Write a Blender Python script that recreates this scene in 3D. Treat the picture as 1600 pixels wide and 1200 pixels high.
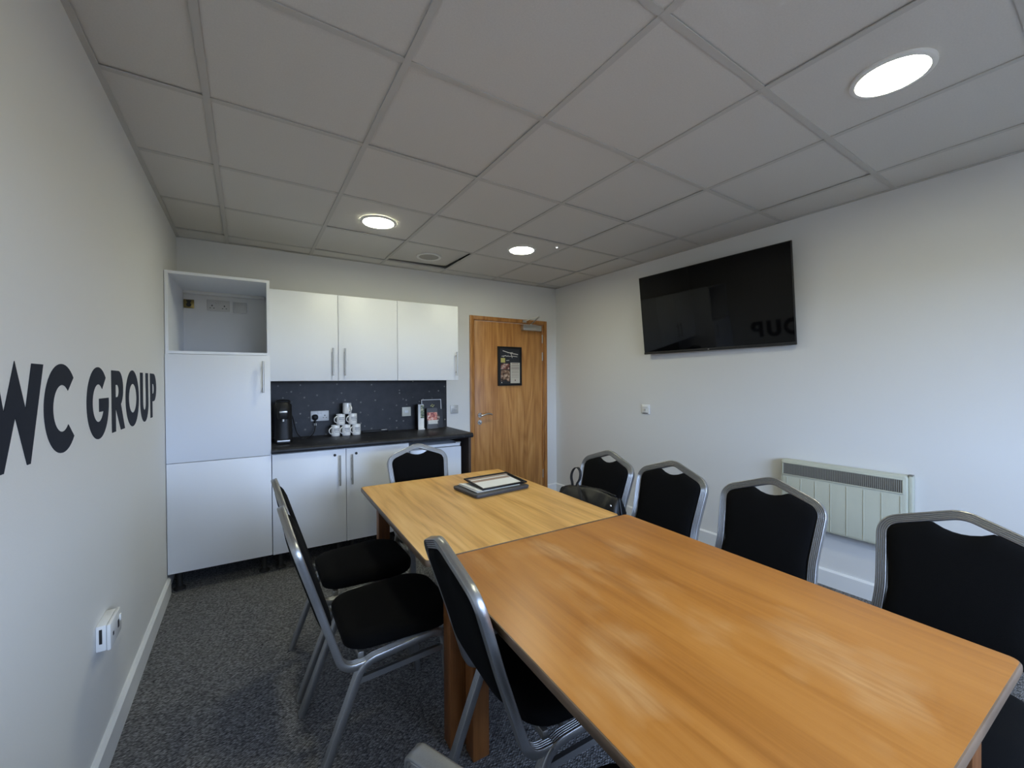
import bpy, bmesh, math, random
from mathutils import Vector, Matrix
random.seed(7)
PI = math.pi
for o in list(bpy.data.objects):
    bpy.data.objects.remove(o)
SC = bpy.context.scene
COL = SC.collection

# ------------------------------------------------------------------ camera
H = 2.479                                    # ceiling height
CAM = Vector((0.44386, -1.40058, 1.36884))
cam_d = bpy.data.cameras.new('camera')
cam = bpy.data.objects.new('camera', cam_d)
COL.objects.link(cam)
r_ = Vector((0.83932415, -0.54359472, -0.00630446))
u_ = Vector((0.01024614, 0.00422329, 0.99993859))
f_ = Vector((0.54353471, 0.83933721, -0.00911445))
m = Matrix((( r_.x, u_.x, -f_.x, CAM.x), (r_.y, u_.y, -f_.y, CAM.y), (r_.z, u_.z, -f_.z, CAM.z), (0, 0, 0, 1)))
cam.matrix_world = m
cam_d.sensor_width = 36.0
cam_d.lens = 36.0 * 639.01 / 1600
cam_d.clip_start = 0.02
SC.camera = cam

# ------------------------------------------------------------------ light
SC.view_settings.view_transform = 'Standard'
SC.view_settings.look = 'None'
SC.view_settings.gamma = 1
SC.view_settings.use_curve_mapping = False
SC.view_settings.exposure = 0.0
LAMP_STRENGTH = 74.0
LAMP_COLOR = (1.0, 1.0, 0.74, 1)
SKY_STRENGTH = 20.0
world = bpy.data.worlds.new('world')
SC.world = world
world.use_nodes = True
wn, wl = world.node_tree.nodes, world.node_tree.links
bg = wn['Background']
bg.inputs[1].default_value = SKY_STRENGTH
wtc = wn.new('ShaderNodeTexCoord'); wsep = wn.new('ShaderNodeSeparateXYZ'); wramp = wn.new('ShaderNodeValToRGB')
wl.new(wtc.outputs['Generated'], wsep.inputs[0])
wmr = wn.new('ShaderNodeMapRange'); wmr.inputs['From Min'].default_value = -1.0
wl.new(wsep.outputs['Z'], wmr.inputs['Value']); wl.new(wmr.outputs[0], wramp.inputs['Fac'])
wramp.color_ramp.elements[0].position = 0.49; wramp.color_ramp.elements[0].color = (0.10, 0.10, 0.085, 1)    # ground
wramp.color_ramp.elements[1].position = 0.51; wramp.color_ramp.elements[1].color = (0.60, 0.81, 1.22, 1)     # hazy sky
wl.new(wramp.outputs['Color'], bg.inputs[0])
YF = -3.00                                   # the wall with the window, behind the camera
WX0, WX1, WZ0, WZ1 = 0.7, 2.9, 0.92, 2.05
sky_d = bpy.data.lights.new('window_portal', 'AREA')       # only guides the sampling of the sky through the window
sky_d.shape = 'RECTANGLE'
sky_d.size, sky_d.size_y = WX1 - WX0, WZ1 - WZ0
sky_d.cycles.is_portal = True
sky = bpy.data.objects.new('window_portal', sky_d)
COL.objects.link(sky)
sky.location = ((WX0 + WX1) / 2, YF - 0.13, (WZ0 + WZ1) / 2)
sky.rotation_euler = (PI / 2, 0, 0)

# ------------------------------------------------------------------ materials
def new_mat(name):
    mt = bpy.data.materials.new(name)
    mt.use_nodes = True
    return mt, mt.node_tree.nodes, mt.node_tree.links, mt.node_tree.nodes['Principled BSDF']

def srgb(r, g, b):
    f = lambda c: (c / 255 / 12.92) if c / 255 <= 0.04045 else ((c / 255 + 0.055) / 1.055) ** 2.4
    return (f(r), f(g), f(b), 1)

def plain(name, col, rough=0.5, metal=0.0, spec=0.5, bump=0.0, bscale=200.0, vary=0.0, vscale=6.0):
    mt, N, L, B = new_mat(name)
    B.inputs['Base Color'].default_value = col
    B.inputs['Roughness'].default_value = rough
    B.inputs['Metallic'].default_value = metal
    B.inputs['Specular IOR Level'].default_value = spec
    tc = N.new('ShaderNodeTexCoord')
    if vary:
        nz = N.new('ShaderNodeTexNoise'); nz.inputs['Scale'].default_value = vscale; nz.inputs['Detail'].default_value = 5
        L.new(tc.outputs['Object'], nz.inputs['Vector'])
        mr = N.new('ShaderNodeMapRange')
        mr.inputs['From Min'].default_value = 0.3; mr.inputs['From Max'].default_value = 0.7
        mr.inputs['To Min'].default_value = 1 - vary; mr.inputs['To Max'].default_value = 1 + vary
        L.new(nz.outputs['Fac'], mr.inputs['Value'])
        mx = N.new('ShaderNodeVectorMath'); mx.operation = 'SCALE'
        mx.inputs[0].default_value = col[:3]
        L.new(mr.outputs[0], mx.inputs['Scale'])
        L.new(mx.outputs[0], B.inputs['Base Color'])
    if bump:
        nz = N.new('ShaderNodeTexNoise'); nz.inputs['Scale'].default_value = bscale; nz.inputs['Detail'].default_value = 3
        L.new(tc.outputs['Object'], nz.inputs['Vector'])
        bp = N.new('ShaderNodeBump'); bp.inputs['Strength'].default_value = bump; bp.inputs['Distance'].default_value = 0.002
        L.new(nz.outputs['Fac'], bp.inputs['Height'])
        L.new(bp.outputs['Normal'], B.inputs['Normal'])
    return mt

def wood(name, c_lo, c_mid, c_hi, axis, rough=0.35, scuff=None, scuff_amt=0.0, freq=1.0, cath=1.0):
    """grain runs along `axis`; growth rings come from a distorted stretched noise"""
    mt, N, L, B = new_mat(name)
    tc = N.new('ShaderNodeTexCoord')
    def mapped(sl, sc):
        mp = N.new('ShaderNodeMapping')
        s = [sc, sc, sc]; s[axis] = sl
        mp.inputs['Scale'].default_value = s
        L.new(tc.outputs['Object'], mp.inputs['Vector'])
        return mp
    big = N.new('ShaderNodeTexNoise'); big.inputs['Scale'].default_value = 1.0; big.inputs['Detail'].default_value = 2
    L.new(mapped(0.55 * freq, 3.2 * freq).outputs[0], big.inputs['Vector'])
    ml = N.new('ShaderNodeMath'); ml.operation = 'MULTIPLY'; ml.inputs[1].default_value = 9.0 * cath
    L.new(big.outputs['Fac'], ml.inputs[0])
    fr = N.new('ShaderNodeMath'); fr.operation = 'PINGPONG'; fr.inputs[1].default_value = 0.5
    L.new(ml.outputs[0], fr.inputs[0])
    fine = N.new('ShaderNodeTexNoise'); fine.inputs['Scale'].default_value = 1.0; fine.inputs['Detail'].default_value = 6
    fine.inputs['Roughness'].default_value = 0.65
    L.new(mapped(2.2 * freq, 60 * freq).outputs[0], fine.inputs['Vector'])
    mid = N.new('ShaderNodeTexNoise'); mid.inputs['Scale'].default_value = 1.0; mid.inputs['Detail'].default_value = 3
    L.new(mapped(1.3 * freq, 14 * freq).outputs[0], mid.inputs['Vector'])
    a = N.new('ShaderNodeMath'); a.operation = 'MULTIPLY_ADD'; a.inputs[1].default_value = 0.55; 
    L.new(fr.outputs[0], a.inputs[0]); L.new(fine.outputs['Fac'], a.inputs[2])
    b = N.new('ShaderNodeMath'); b.operation = 'MULTIPLY_ADD'; b.inputs[1].default_value = 0.9
    L.new(mid.outputs['Fac'], b.inputs[0]); L.new(a.outputs[0], b.inputs[2])
    cr = N.new('ShaderNodeValToRGB')
    cr.color_ramp.elements[0].position = 0.42; cr.color_ramp.elements[0].color = c_lo
    cr.color_ramp.elements[1].position = 0.82; cr.color_ramp.elements[1].color = c_hi
    e = cr.color_ramp.elements.new(0.62); e.color = c_mid
    dv = N.new('ShaderNodeMath'); dv.operation = 'MULTIPLY'; dv.inputs[1].default_value = 0.55
    L.new(b.outputs[0], dv.inputs[0]); L.new(dv.outputs[0], cr.inputs['Fac'])
    out = cr.outputs['Color']
    rr = N.new('ShaderNodeMapRange'); rr.inputs['To Min'].default_value = rough - 0.05; rr.inputs['To Max'].default_value = rough + 0.1
    L.new(fine.outputs['Fac'], rr.inputs['Value'])
    rough_out = rr.outputs[0]
    if scuff:
        n1 = N.new('ShaderNodeTexNoise'); n1.inputs['Scale'].default_value = 1.0; n1.inputs['Detail'].default_value = 3; n1.inputs['Distortion'].default_value = 0.3
        L.new(mapped(2.6, 4.6).outputs[0], n1.inputs['Vector'])
        n2 = N.new('ShaderNodeTexNoise'); n2.inputs['Scale'].default_value = 1.0; n2.inputs['Detail'].default_value = 4
        L.new(mapped(9, 70).outputs[0], n2.inputs['Vector'])
        m1 = N.new('ShaderNodeMapRange'); m1.inputs['From Min'].default_value = 0.56; m1.inputs['From Max'].default_value = 0.76
        L.new(n1.outputs['Fac'], m1.inputs['Value'])
        m2 = N.new('ShaderNodeMapRange'); m2.inputs['From Min'].default_value = 0.3; m2.inputs['From Max'].default_value = 0.7; m2.inputs['To Min'].default_value = 0.35
        L.new(n2.outputs['Fac'], m2.inputs['Value'])
        mm = N.new('ShaderNodeMath'); mm.operation = 'MULTIPLY'; L.new(m1.outputs[0], mm.inputs[0]); L.new(m2.outputs[0], mm.inputs[1])
        ms = N.new('ShaderNodeMath'); ms.operation = 'MULTIPLY'; ms.inputs[1].default_value = scuff_amt; L.new(mm.outputs[0], ms.inputs[0])
        mx = N.new('ShaderNodeMix'); mx.data_type = 'RGBA'
        L.new(ms.outputs[0], mx.inputs['Factor']); L.new(out, mx.inputs['A']); mx.inputs['B'].default_value = scuff
        out = mx.outputs['Result']
    L.new(out, B.inputs['Base Color'])
    L.new(rough_out, B.inputs['Roughness'])
    bp = N.new('ShaderNodeBump'); bp.inputs['Strength'].default_value = 0.06; bp.inputs['Distance'].default_value = 0.001
    L.new(fine.outputs['Fac'], bp.inputs['Height']); L.new(bp.outputs['Normal'], B.inputs['Normal'])
    return mt

def carpet_mat():
    mt, N, L, B = new_mat('charcoal_carpet')
    tc = N.new('ShaderNodeTexCoord')
    mp = N.new('ShaderNodeMapping'); mp.inputs['Scale'].default_value = (88, 185, 88); mp.inputs['Rotation'].default_value = (0, 0, 0.5)
    L.new(tc.outputs['Object'], mp.inputs['Vector'])
    vo = N.new('ShaderNodeTexVoronoi'); vo.inputs['Scale'].default_value = 1.0; vo.inputs['Randomness'].default_value = 0.55
    L.new(mp.outputs[0], vo.inputs['Vector'])
    nz = N.new('ShaderNodeTexNoise'); nz.inputs['Scale'].default_value = 2.4; nz.inputs['Detail'].default_value = 4
    L.new(tc.outputs['Object'], nz.inputs['Vector'])
    cr = N.new('ShaderNodeValToRGB')
    cr.color_ramp.elements[0].position = 0.05; cr.color_ramp.elements[0].color = (0.325, 0.325, 0.33, 1)
    cr.color_ramp.elements[1].position = 0.85; cr.color_ramp.elements[1].color = (0.028, 0.028, 0.03, 1)
    L.new(vo.outputs['Distance'], cr.inputs['Fac'])
    sep = N.new('ShaderNodeSeparateColor'); L.new(vo.outputs['Color'], sep.inputs[0])
    mr = N.new('ShaderNodeMapRange'); mr.inputs['To Min'].default_value = 0.62; mr.inputs['To Max'].default_value = 1.30
    L.new(sep.outputs[0], mr.inputs['Value'])
    vm = N.new('ShaderNodeVectorMath'); vm.operation = 'SCALE'
    L.new(cr.outputs['Color'], vm.inputs[0]); L.new(mr.outputs[0], vm.inputs['Scale'])
    L.new(vm.outputs[0], B.inputs['Base Color'])
    B.inputs['Roughness'].default_value = 0.95
    B.inputs['Specular IOR Level'].default_value = 0.15
    bp = N.new('ShaderNodeBump'); bp.invert = True; bp.inputs['Strength'].default_value = 0.9; bp.inputs['Distance'].default_value = 0.006
    L.new(vo.outputs['Distance'], bp.inputs['Height']); L.new(bp.outputs['Normal'], B.inputs['Normal'])
    return mt

def speckle_mat():
    mt, N, L, B = new_mat('black_speckled_laminate')
    tc = N.new('ShaderNodeTexCoord')
    vo = N.new('ShaderNodeTexVoronoi'); vo.inputs['Scale'].default_value = 30; L.new(tc.outputs['Object'], vo.inputs['Vector'])
    sep = N.new('ShaderNodeSeparateColor'); L.new(vo.outputs['Color'], sep.inputs[0])
    th = N.new('ShaderNodeMapRange'); th.inputs['From Min'].default_value = 0.80; th.inputs['From Max'].default_value = 0.82; L.new(sep.outputs[0], th.inputs['Value'])
    ds = N.new('ShaderNodeMapRange'); ds.inputs['From Min'].default_value = 0.30; ds.inputs['From Max'].default_value = 0.12; L.new(vo.outputs['Distance'], ds.inputs['Value'])
    mu = N.new('ShaderNodeMath'); mu.operation = 'MULTIPLY'; L.new(th.outputs[0], mu.inputs[0]); L.new(ds.outputs[0], mu.inputs[1])
    br = N.new('ShaderNodeMath'); br.operation = 'MULTIPLY'; L.new(mu.outputs[0], br.inputs[0]); L.new(sep.outputs[1], br.inputs[1])
    nz = N.new('ShaderNodeTexNoise'); nz.inputs['Scale'].default_value = 14; nz.inputs['Detail'].default_value = 6; L.new(tc.outputs['Object'], nz.inputs['Vector'])
    cr = N.new('ShaderNodeValToRGB')
    cr.color_ramp.elements[0].position = 0.3; cr.color_ramp.elements[0].color = (0.007, 0.007, 0.009, 1)
    cr.color_ramp.elements[1].position = 0.75; cr.color_ramp.elements[1].color = (0.024, 0.0245, 0.029, 1)
    L.new(nz.outputs['Fac'], cr.inputs['Fac'])
    mx = N.new('ShaderNodeMix'); mx.data_type = 'RGBA'
    L.new(br.outputs[0], mx.inputs['Factor']); L.new(cr.outputs['Color'], mx.inputs['A']); mx.inputs['B'].default_value = (0.30, 0.28, 0.25, 1)
    L.new(mx.outputs['Result'], B.inputs['Base Color'])
    B.inputs['Roughness'].default_value = 0.42
    B.inputs['Specular IOR Level'].default_value = 0.3
    return mt

def emit_mat(name, col, s):
    mt, N, L, B = new_mat(name)
    B.inputs['Base Color'].default_value = (0.9, 0.9, 0.9, 1)
    B.inputs['Emission Color'].default_value = col
    B.inputs['Emission Strength'].default_value = s
    return mt

def glass_mat(name, tint=(1, 1, 1, 1), gloss=0.08):
    mt = bpy.data.materials.new(name); mt.use_nodes = True
    N, L = mt.node_tree.nodes, mt.node_tree.links
    N.remove(N['Principled BSDF'])
    t = N.new('ShaderNodeBsdfTransparent'); t.inputs[0].default_value = tint
    g = N.new('ShaderNodeBsdfGlossy'); g.inputs['Roughness'].default_value = 0.03
    x = N.new('ShaderNodeMixShader'); x.inputs[0].default_value = gloss
    L.new(t.outputs[0], x.inputs[1]); L.new(g.outputs[0], x.inputs[2]); L.new(x.outputs[0], N['Material Output'].inputs[0])
    return mt

def photo_mat(name, dark, mid, light, scale):
    mt, N, L, B = new_mat(name)
    tc = N.new('ShaderNodeTexCoord')
    nz = N.new('ShaderNodeTexNoise'); nz.inputs['Scale'].default_value = scale; nz.inputs['Detail'].default_value = 2
    L.new(tc.outputs['Object'], nz.inputs['Vector'])
    cr = N.new('ShaderNodeValToRGB')
    cr.color_ramp.elements[0].position = 0.38; cr.color_ramp.elements[0].color = dark
    cr.color_ramp.elements[1].position = 0.66; cr.color_ramp.elements[1].color = light
    e = cr.color_ramp.elements.new(0.52); e.color = mid
    L.new(nz.outputs['Fac'], cr.inputs['Fac']); L.new(cr.outputs[0], B.inputs['Base Color'])
    B.inputs['Roughness'].default_value = 0.4
    return mt

M = {}
M['wall'] = plain('white_emulsion', (0.72, 0.72, 0.715, 1), 0.75, bump=0.12, bscale=160)
M['tile'] = plain('mineral_fibre_tile', (0.66, 0.645, 0.62, 1), 0.95, spec=0.1, bump=0.35, bscale=330, vary=0.03, vscale=160)
M['runner'] = plain('ceiling_grid_steel', (0.54, 0.53, 0.51, 1), 0.6, spec=0.25)
M['void'] = plain('dark_void', (0.03, 0.03, 0.03, 1), 0.9)
M['skirting'] = plain('white_gloss_paint', (0.78, 0.79, 0.80, 1), 0.4)
M['carpet'] = carpet_mat()
M['cab'] = plain('white_melamine', (0.84, 0.87, 0.93, 1), 0.42, bump=0.04, bscale=300)
M['cab_in'] = plain('white_board_inside', (0.74, 0.74, 0.73, 1), 0.6)
M['steel'] = plain('brushed_steel', (0.50, 0.49, 0.47, 1), 0.32, 0.9)
M['chrome'] = plain('satin_chrome', (0.62, 0.60, 0.57, 1), 0.25, 1.0)
M['laminate'] = speckle_mat()
M['black'] = plain('black_plastic', (0.007, 0.007, 0.008, 1), 0.45, spec=0.3)
M['blackmatt'] = plain('matt_black_plastic', (0.014, 0.014, 0.015, 1), 0.6)
M['white_plastic'] = plain('white_plastic', (0.80, 0.80, 0.79, 1), 0.35)
M['cream_plastic'] = plain('cream_plastic', (0.70, 0.68, 0.58, 1), 0.4)
M['grey_plate'] = plain('grey_metal_plate', (0.50, 0.50, 0.49, 1), 0.45, 0.3)
M['brass'] = plain('aged_brass', (0.22, 0.17, 0.06, 1), 0.35, 0.8)
M['door'] = wood('oak_veneer_door', srgb(158, 104, 52), srgb(190, 134, 74), srgb(210, 158, 96), 2, 0.35, freq=1.0, cath=1.2)
M['doorframe'] = wood('oak_door_frame', srgb(146, 94, 44), srgb(178, 122, 62), srgb(194, 140, 78), 2, 0.35, freq=1.5)
M['table_near'] = wood('orange_beech_tabletop', srgb(162, 102, 40), srgb(182, 120, 52), srgb(193, 132, 63), 1, 0.30, srgb(226, 186, 134), 0.62, freq=0.9, cath=0.7)
M['table_far'] = wood('pale_beech_tabletop', srgb(194, 142, 74), srgb(228, 178, 104), srgb(240, 196, 128), 1, 0.33, freq=0.9)
M['lipping'] = plain('worn_brown_lipping', (0.16, 0.105, 0.065, 1), 0.4, vary=0.3, vscale=9)
M['tableleg'] = wood('brown_table_leg', srgb(96, 56, 24), srgb(126, 78, 38), srgb(146, 94, 50), 2, 0.4)
M['fabric'] = plain('black_chair_fabric', (0.0035, 0.0035, 0.004, 1), 0.95, spec=0.12, bump=0.3, bscale=700)
M['frame'] = plain('silver_chair_paint', (0.36, 0.36, 0.36, 1), 0.33, 0.85, vary=0.06, vscale=400)
M['heater'] = plain('cream_grey_enamel', (0.52, 0.53, 0.44, 1), 0.4, bump=0.1, bscale=500)
M['heater_dark'] = plain('heater_grille', (0.16, 0.155, 0.14, 1), 0.5)
M['slat'] = plain('heater_grille_slat', (0.26, 0.255, 0.225, 1), 0.5)
M['socket_grey'] = plain('grey_white_plastic', (0.56, 0.55, 0.53, 1), 0.4)  # even tone, greyer than the other white sockets
M['tvscreen'] = plain('tv_screen', (0.003, 0.003, 0.0035, 1), 0.035, spec=0.24)
M['vinyl'] = plain('navy_black_vinyl', (0.013, 0.017, 0.030, 1), 0.75, spec=0.2)
M['walnut'] = plain('dark_walnut_panel', (0.05, 0.030, 0.020, 1), 0.45, vary=0.3, vscale=12)
M['ceramic'] = plain('white_ceramic', (0.80, 0.80, 0.80, 1), 0.15)
M['print_grey'] = plain('grey_print', (0.20, 0.22, 0.28, 1), 0.5)
M['leather'] = plain('black_leather', (0.0055, 0.0058, 0.0068, 1), 0.46, spec=0.35, bump=0.35, bscale=60)
M['laptop'] = plain('grey_laptop_shell', (0.050, 0.050, 0.057, 1), 0.45)
M['paper'] = plain('white_paper', (0.82, 0.82, 0.80, 1), 0.6)
M['board'] = plain('poster_black', (0.014, 0.016, 0.022, 1), 0.3)
M['brown_reflection'] = plain('pale_brown_reflection', (0.36, 0.27, 0.22, 1), 0.35)  # brownish reflection on the document frame, painted as flat colour
M['beige'] = plain('poster_beige', (0.56, 0.52, 0.44, 1), 0.4)
M['yellow'] = plain('poster_yellow', (0.50, 0.46, 0.14, 1), 0.4)
M['ink'] = plain('poster_ink', (0.16, 0.10, 0.09, 1), 0.4)
M['pale_ink'] = plain('poster_pale_ink', (0.62, 0.58, 0.52, 1), 0.4)
M['photo_a'] = photo_mat('poster_photo_red', (0.05, 0.02, 0.015, 1), (0.26, 0.08, 0.06, 1), (0.6, 0.5, 0.42, 1), 30)
M['photo_b'] = photo_mat('poster_photo_brown', (0.015, 0.012, 0.012, 1), (0.22, 0.12, 0.07, 1), (0.55, 0.42, 0.32, 1), 24)
M['photo_green'] = photo_mat('leaflet_photo_green', (0.02, 0.035, 0.02, 1), (0.16, 0.20, 0.08, 1), (0.6, 0.55, 0.3, 1), 45)
M['photo_red'] = photo_mat('leaflet_photo_red', (0.22, 0.02, 0.015, 1), (0.6, 0.2, 0.12, 1), (0.8, 0.78, 0.76, 1), 34)
M['glass'] = glass_mat('clear_pane')
M['clear'] = glass_mat('clear_plastic', (0.97, 0.97, 0.97, 1), 0.07)
M['lamp'] = emit_mat('downlight_diffuser', LAMP_COLOR, LAMP_STRENGTH)
M['led'] = emit_mat('tiny_led', (1, 1, 1, 1), 9.0)
M['mesh_grey'] = plain('speaker_mesh', (0.42, 0.41, 0.39, 1), 0.7, bump=0.5, bscale=900)
M['fridge'] = plain('white_fridge_enamel', (0.80, 0.83, 0.88, 1), 0.25)

# ------------------------------------------------------------------ mesh helpers
def bx(bm, x0, y0, z0, x1, y1, z1, bev=0.0, seg=2):
    g = bmesh.ops.create_cube(bm, size=1.0)
    vs = g['verts']
    for v in vs:
        v.co = Vector((x0 + (x1 - x0) * (v.co.x + .5), y0 + (y1 - y0) * (v.co.y + .5), z0 + (z1 - z0) * (v.co.z + .5)))
    if bev > 0:
        es = list({e for v in vs for e in v.link_edges})
        bmesh.ops.bevel(bm, geom=es, offset=min(bev, 0.45 * min(abs(x1 - x0), abs(y1 - y0), abs(z1 - z0))), segments=seg, profile=0.5, affect='EDGES')

def cyl(bm, p0, p1, r0, r1=None, n=20, caps=True):
    p0, p1 = Vector(p0), Vector(p1)
    r1 = r0 if r1 is None else r1
    d = (p1 - p0).normalized()
    a = d.orthogonal().normalized(); b = d.cross(a)
    A = [bm.verts.new(p0 + (a * math.cos(t) + b * math.sin(t)) * r0) for t in [2 * PI * i / n for i in range(n)]]
    Bv = [bm.verts.new(p1 + (a * math.cos(t) + b * math.sin(t)) * r1) for t in [2 * PI * i / n for i in range(n)]]
    for i in range(n):
        bm.faces.new((A[i], A[(i + 1) % n], Bv[(i + 1) % n], Bv[i]))
    if caps:
        bm.faces.new(A[::-1]); bm.faces.new(Bv)

def lathe(bm, prof, n=28, c=(0, 0, 0), close=False):
    """prof: (r, z) pairs turned round z"""
    rings = []
    for r, z in prof:
        if r < 1e-6:
            rings.append([bm.verts.new((c[0], c[1], c[2] + z))])
        else:
            rings.append([bm.verts.new((c[0] + r * math.cos(2 * PI * i / n), c[1] + r * math.sin(2 * PI * i / n), c[2] + z)) for i in range(n)])
    for a, b in zip(rings[:-1], rings[1:]):
        for i in range(n):
            j = (i + 1) % n
            if len(a) == 1 and len(b) == 1: continue
            if len(a) == 1: bm.faces.new((a[0], b[j], b[i]))
            elif len(b) == 1: bm.faces.new((a[i], a[j], b[0]))
            else: bm.faces.new((a[i], a[j], b[j], b[i]))

def prism(bm, pts, axis, d0, d1):
    """extrude the 2-D polygon pts along axis (0,1,2) from d0 to d1"""
    def P(p, d):
        q = [0, 0, 0]; o = [i for i in range(3) if i != axis]
        q[o[0]], q[o[1]], q[axis] = p[0], p[1], d
        return q
    A = [bm.verts.new(P(p, d0)) for p in pts]; Bv = [bm.verts.new(P(p, d1)) for p in pts]
    n = len(pts)
    bm.faces.new(A); bm.faces.new(Bv[::-1])
    for i in range(n):
        bm.faces.new((A[i], Bv[i], Bv[(i + 1) % n], A[(i + 1) % n]))

def fillet(pts, radii, seg=8):
    """round the inner corners of a 3-D polyline"""
    out = [Vector(pts[0])]
    for i in range(1, len(pts) - 1):
        p, a, b = Vector(pts[i]), Vector(pts[i - 1]), Vector(pts[i + 1])
        u = (a - p).normalized(); v = (b - p).normalized()
        ang = u.angle(v); r = radii[i]
        if r <= 0 or ang > PI - 1e-3:
            out.append(p); continue
        t = r / math.tan(ang / 2)
        t = min(t, 0.49 * (a - p).length, 0.49 * (b - p).length); r = t * math.tan(ang / 2)
        c = p + (u + v).normalized() * (r / math.sin(ang / 2))
        s0 = p + u * t - c; s1 = p + v * t - c
        tot = s0.angle(s1)
        ax = s0.cross(s1).normalized()
        for k in range(seg + 1):
            out.append(c + Matrix.Rotation(tot * k / seg, 3, ax) @ s0)
    out.append(Vector(pts[-1]))
    return out

def tangents(path, closed=False):
    T = []
    n = len(path)
    for i in range(n):
        a = path[max(i - 1, 0)]; b = path[min(i + 1, n - 1)]
        T.append((b - a).normalized())
    return T

def sweep(bm, path, prof, normal, caps=True):
    """prof: (b, n) outline; normal(i, p, t) gives the n axis"""
    T = tangents(path)
    rings = []
    for i, (p, t) in enumerate(zip(path, T)):
        n = Vector(normal(i, p, t)); n = (n - t * n.dot(t)).normalized()
        b = t.cross(n)
        rings.append([bm.verts.new(p + b * q[0] + n * q[1]) for q in prof])
    k = len(prof)
    for a, c in zip(rings[:-1], rings[1:]):
        for i in range(k):
            bm.faces.new((a[i], a[(i + 1) % k], c[(i + 1) % k], c[i]))
    if caps:
        bm.faces.new(rings[0][::-1]); bm.faces.new(rings[-1])

def tube(bm, pts, r, n=10, caps=True):
    path = [Vector(p) for p in pts]
    T = tangents(path)
    N = T[0].orthogonal().normalized()
    prev = [None]
    def nf(i, p, t):
        nonlocal N
        N = (N - t * N.dot(t)).normalized()
        return N
    sweep(bm, path, [(r * math.cos(2 * PI * i / n), r * math.sin(2 * PI * i / n)) for i in range(n)], nf, caps)

def smooth_curve(pts, n=8):
    """Catmull-Rom through pts"""
    P = [Vector(p) for p in pts]; P = [P[0] * 2 - P[1]] + P + [P[-1] * 2 - P[-2]]
    out = []
    for i in range(1, len(P) - 2):
        for k in range(n):
            t = k / n
            out.append(0.5 * ((2 * P[i]) + (P[i + 1] - P[i - 1]) * t + (2 * P[i - 1] - 5 * P[i] + 4 * P[i + 1] - P[i + 2]) * t * t
                              + (3 * P[i] - P[i - 1] - 3 * P[i + 1] + P[i + 2]) * t ** 3))
    out.append(P[-2])
    return out

def rrect(w, d, r, seg=6, cx=0, cy=0):
    """rounded rectangle outline, counter-clockwise"""
    out = []
    rs = r if isinstance(r, (list, tuple)) else [r] * 4
    for k, (sx, sy) in enumerate(((1, 1), (-1, 1), (-1, -1), (1, -1))):
        q = rs[k]
        ox, oy = sx * (w / 2 - q), sy * (d / 2 - q)
        for i in range(seg + 1):
            a = PI / 2 * (k + i / seg)
            out.append((cx + ox + q * math.cos(a), cy + oy + q * math.sin(a)))
    return out

def rings_solid(bm, rings, cap0=True, cap1=True):
    R = [[bm.verts.new(p) for p in r] for r in rings]
    n = len(R[0])
    for a, b in zip(R[:-1], R[1:]):
        for i in range(n):
            bm.faces.new((a[i], a[(i + 1) % n], b[(i + 1) % n], b[i]))
    if cap0: bm.faces.new(R[0][::-1])
    if cap1: bm.faces.new(R[-1])

def mesh_obj(name, bm, mat, parent=None, angle=35, fix=True):
    if fix: bmesh.ops.recalc_face_normals(bm, faces=bm.faces[:])
    me = bpy.data.meshes.new(name)
    bm.to_mesh(me); bm.free()
    mats = mat if isinstance(mat, (list, tuple)) else [mat]
    for q in mats: me.materials.append(M[q])
    me.shade_smooth()
    me.set_sharp_from_angle(angle=math.radians(angle))
    o = bpy.data.objects.new(name, me)
    COL.objects.link(o)
    if parent: o.parent = parent
    return o

def part(name, mat, parent, fn, angle=35):
    bm = bmesh.new(); fn(bm)
    return mesh_obj(name, bm, mat, parent, angle)

def boxpart(name, mat, parent, *boxes, bev=0.0, seg=2):
    bm = bmesh.new()
    for b in boxes: bx(bm, *b, bev=bev, seg=seg)
    return mesh_obj(name, bm, mat, parent)

def tag(o, label=None, cat=None, group=None, kind=None):
    if label: o['label'] = label
    if cat: o['category'] = cat
    if group: o['group'] = group
    if kind: o['kind'] = kind
    return o

def thing(name, loc=(0, 0, 0), rz=0.0, label=None, cat=None, group=None, kind=None):
    o = bpy.data.objects.new(name, None)
    o.empty_display_size = 0.1
    COL.objects.link(o); o.location = loc; o.rotation_euler = (0, 0, rz)
    return tag(o, label, cat, group, kind)

def copy_tree(o, parent=None):
    c = o.copy(); COL.objects.link(c)
    if parent: c.parent = parent
    for ch in o.children: copy_tree(ch, c)
    return c

# ------------------------------------------------------------------ wall frames
YB0, SB = 2.61426, -0.0277971                # back wall: y = YB0 + SB x
XR0, SR = 3.65291, -0.0126851                # right wall: x = XR0 + SR y
TB = math.atan(SB); CB_, SB_ = math.cos(TB), math.sin(TB)
TR = -PI / 2 - math.atan(SR)
def K(x, y, z=0.0):                          # kitchen frame (along the back wall, -y into the room)
    return Vector((x * CB_ - y * SB_, YB0 + x * SB_ + y * CB_, z))
def RW(u, y, z=0.0):                         # right wall frame: u runs from the far corner towards the camera
    c, s = math.cos(TR), math.sin(TR)
    return Vector((XR0 + u * c - y * s, u * s + y * c, z))
def back_y(x): return YB0 + SB * x
def right_x(y): return XR0 + SR * y

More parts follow.
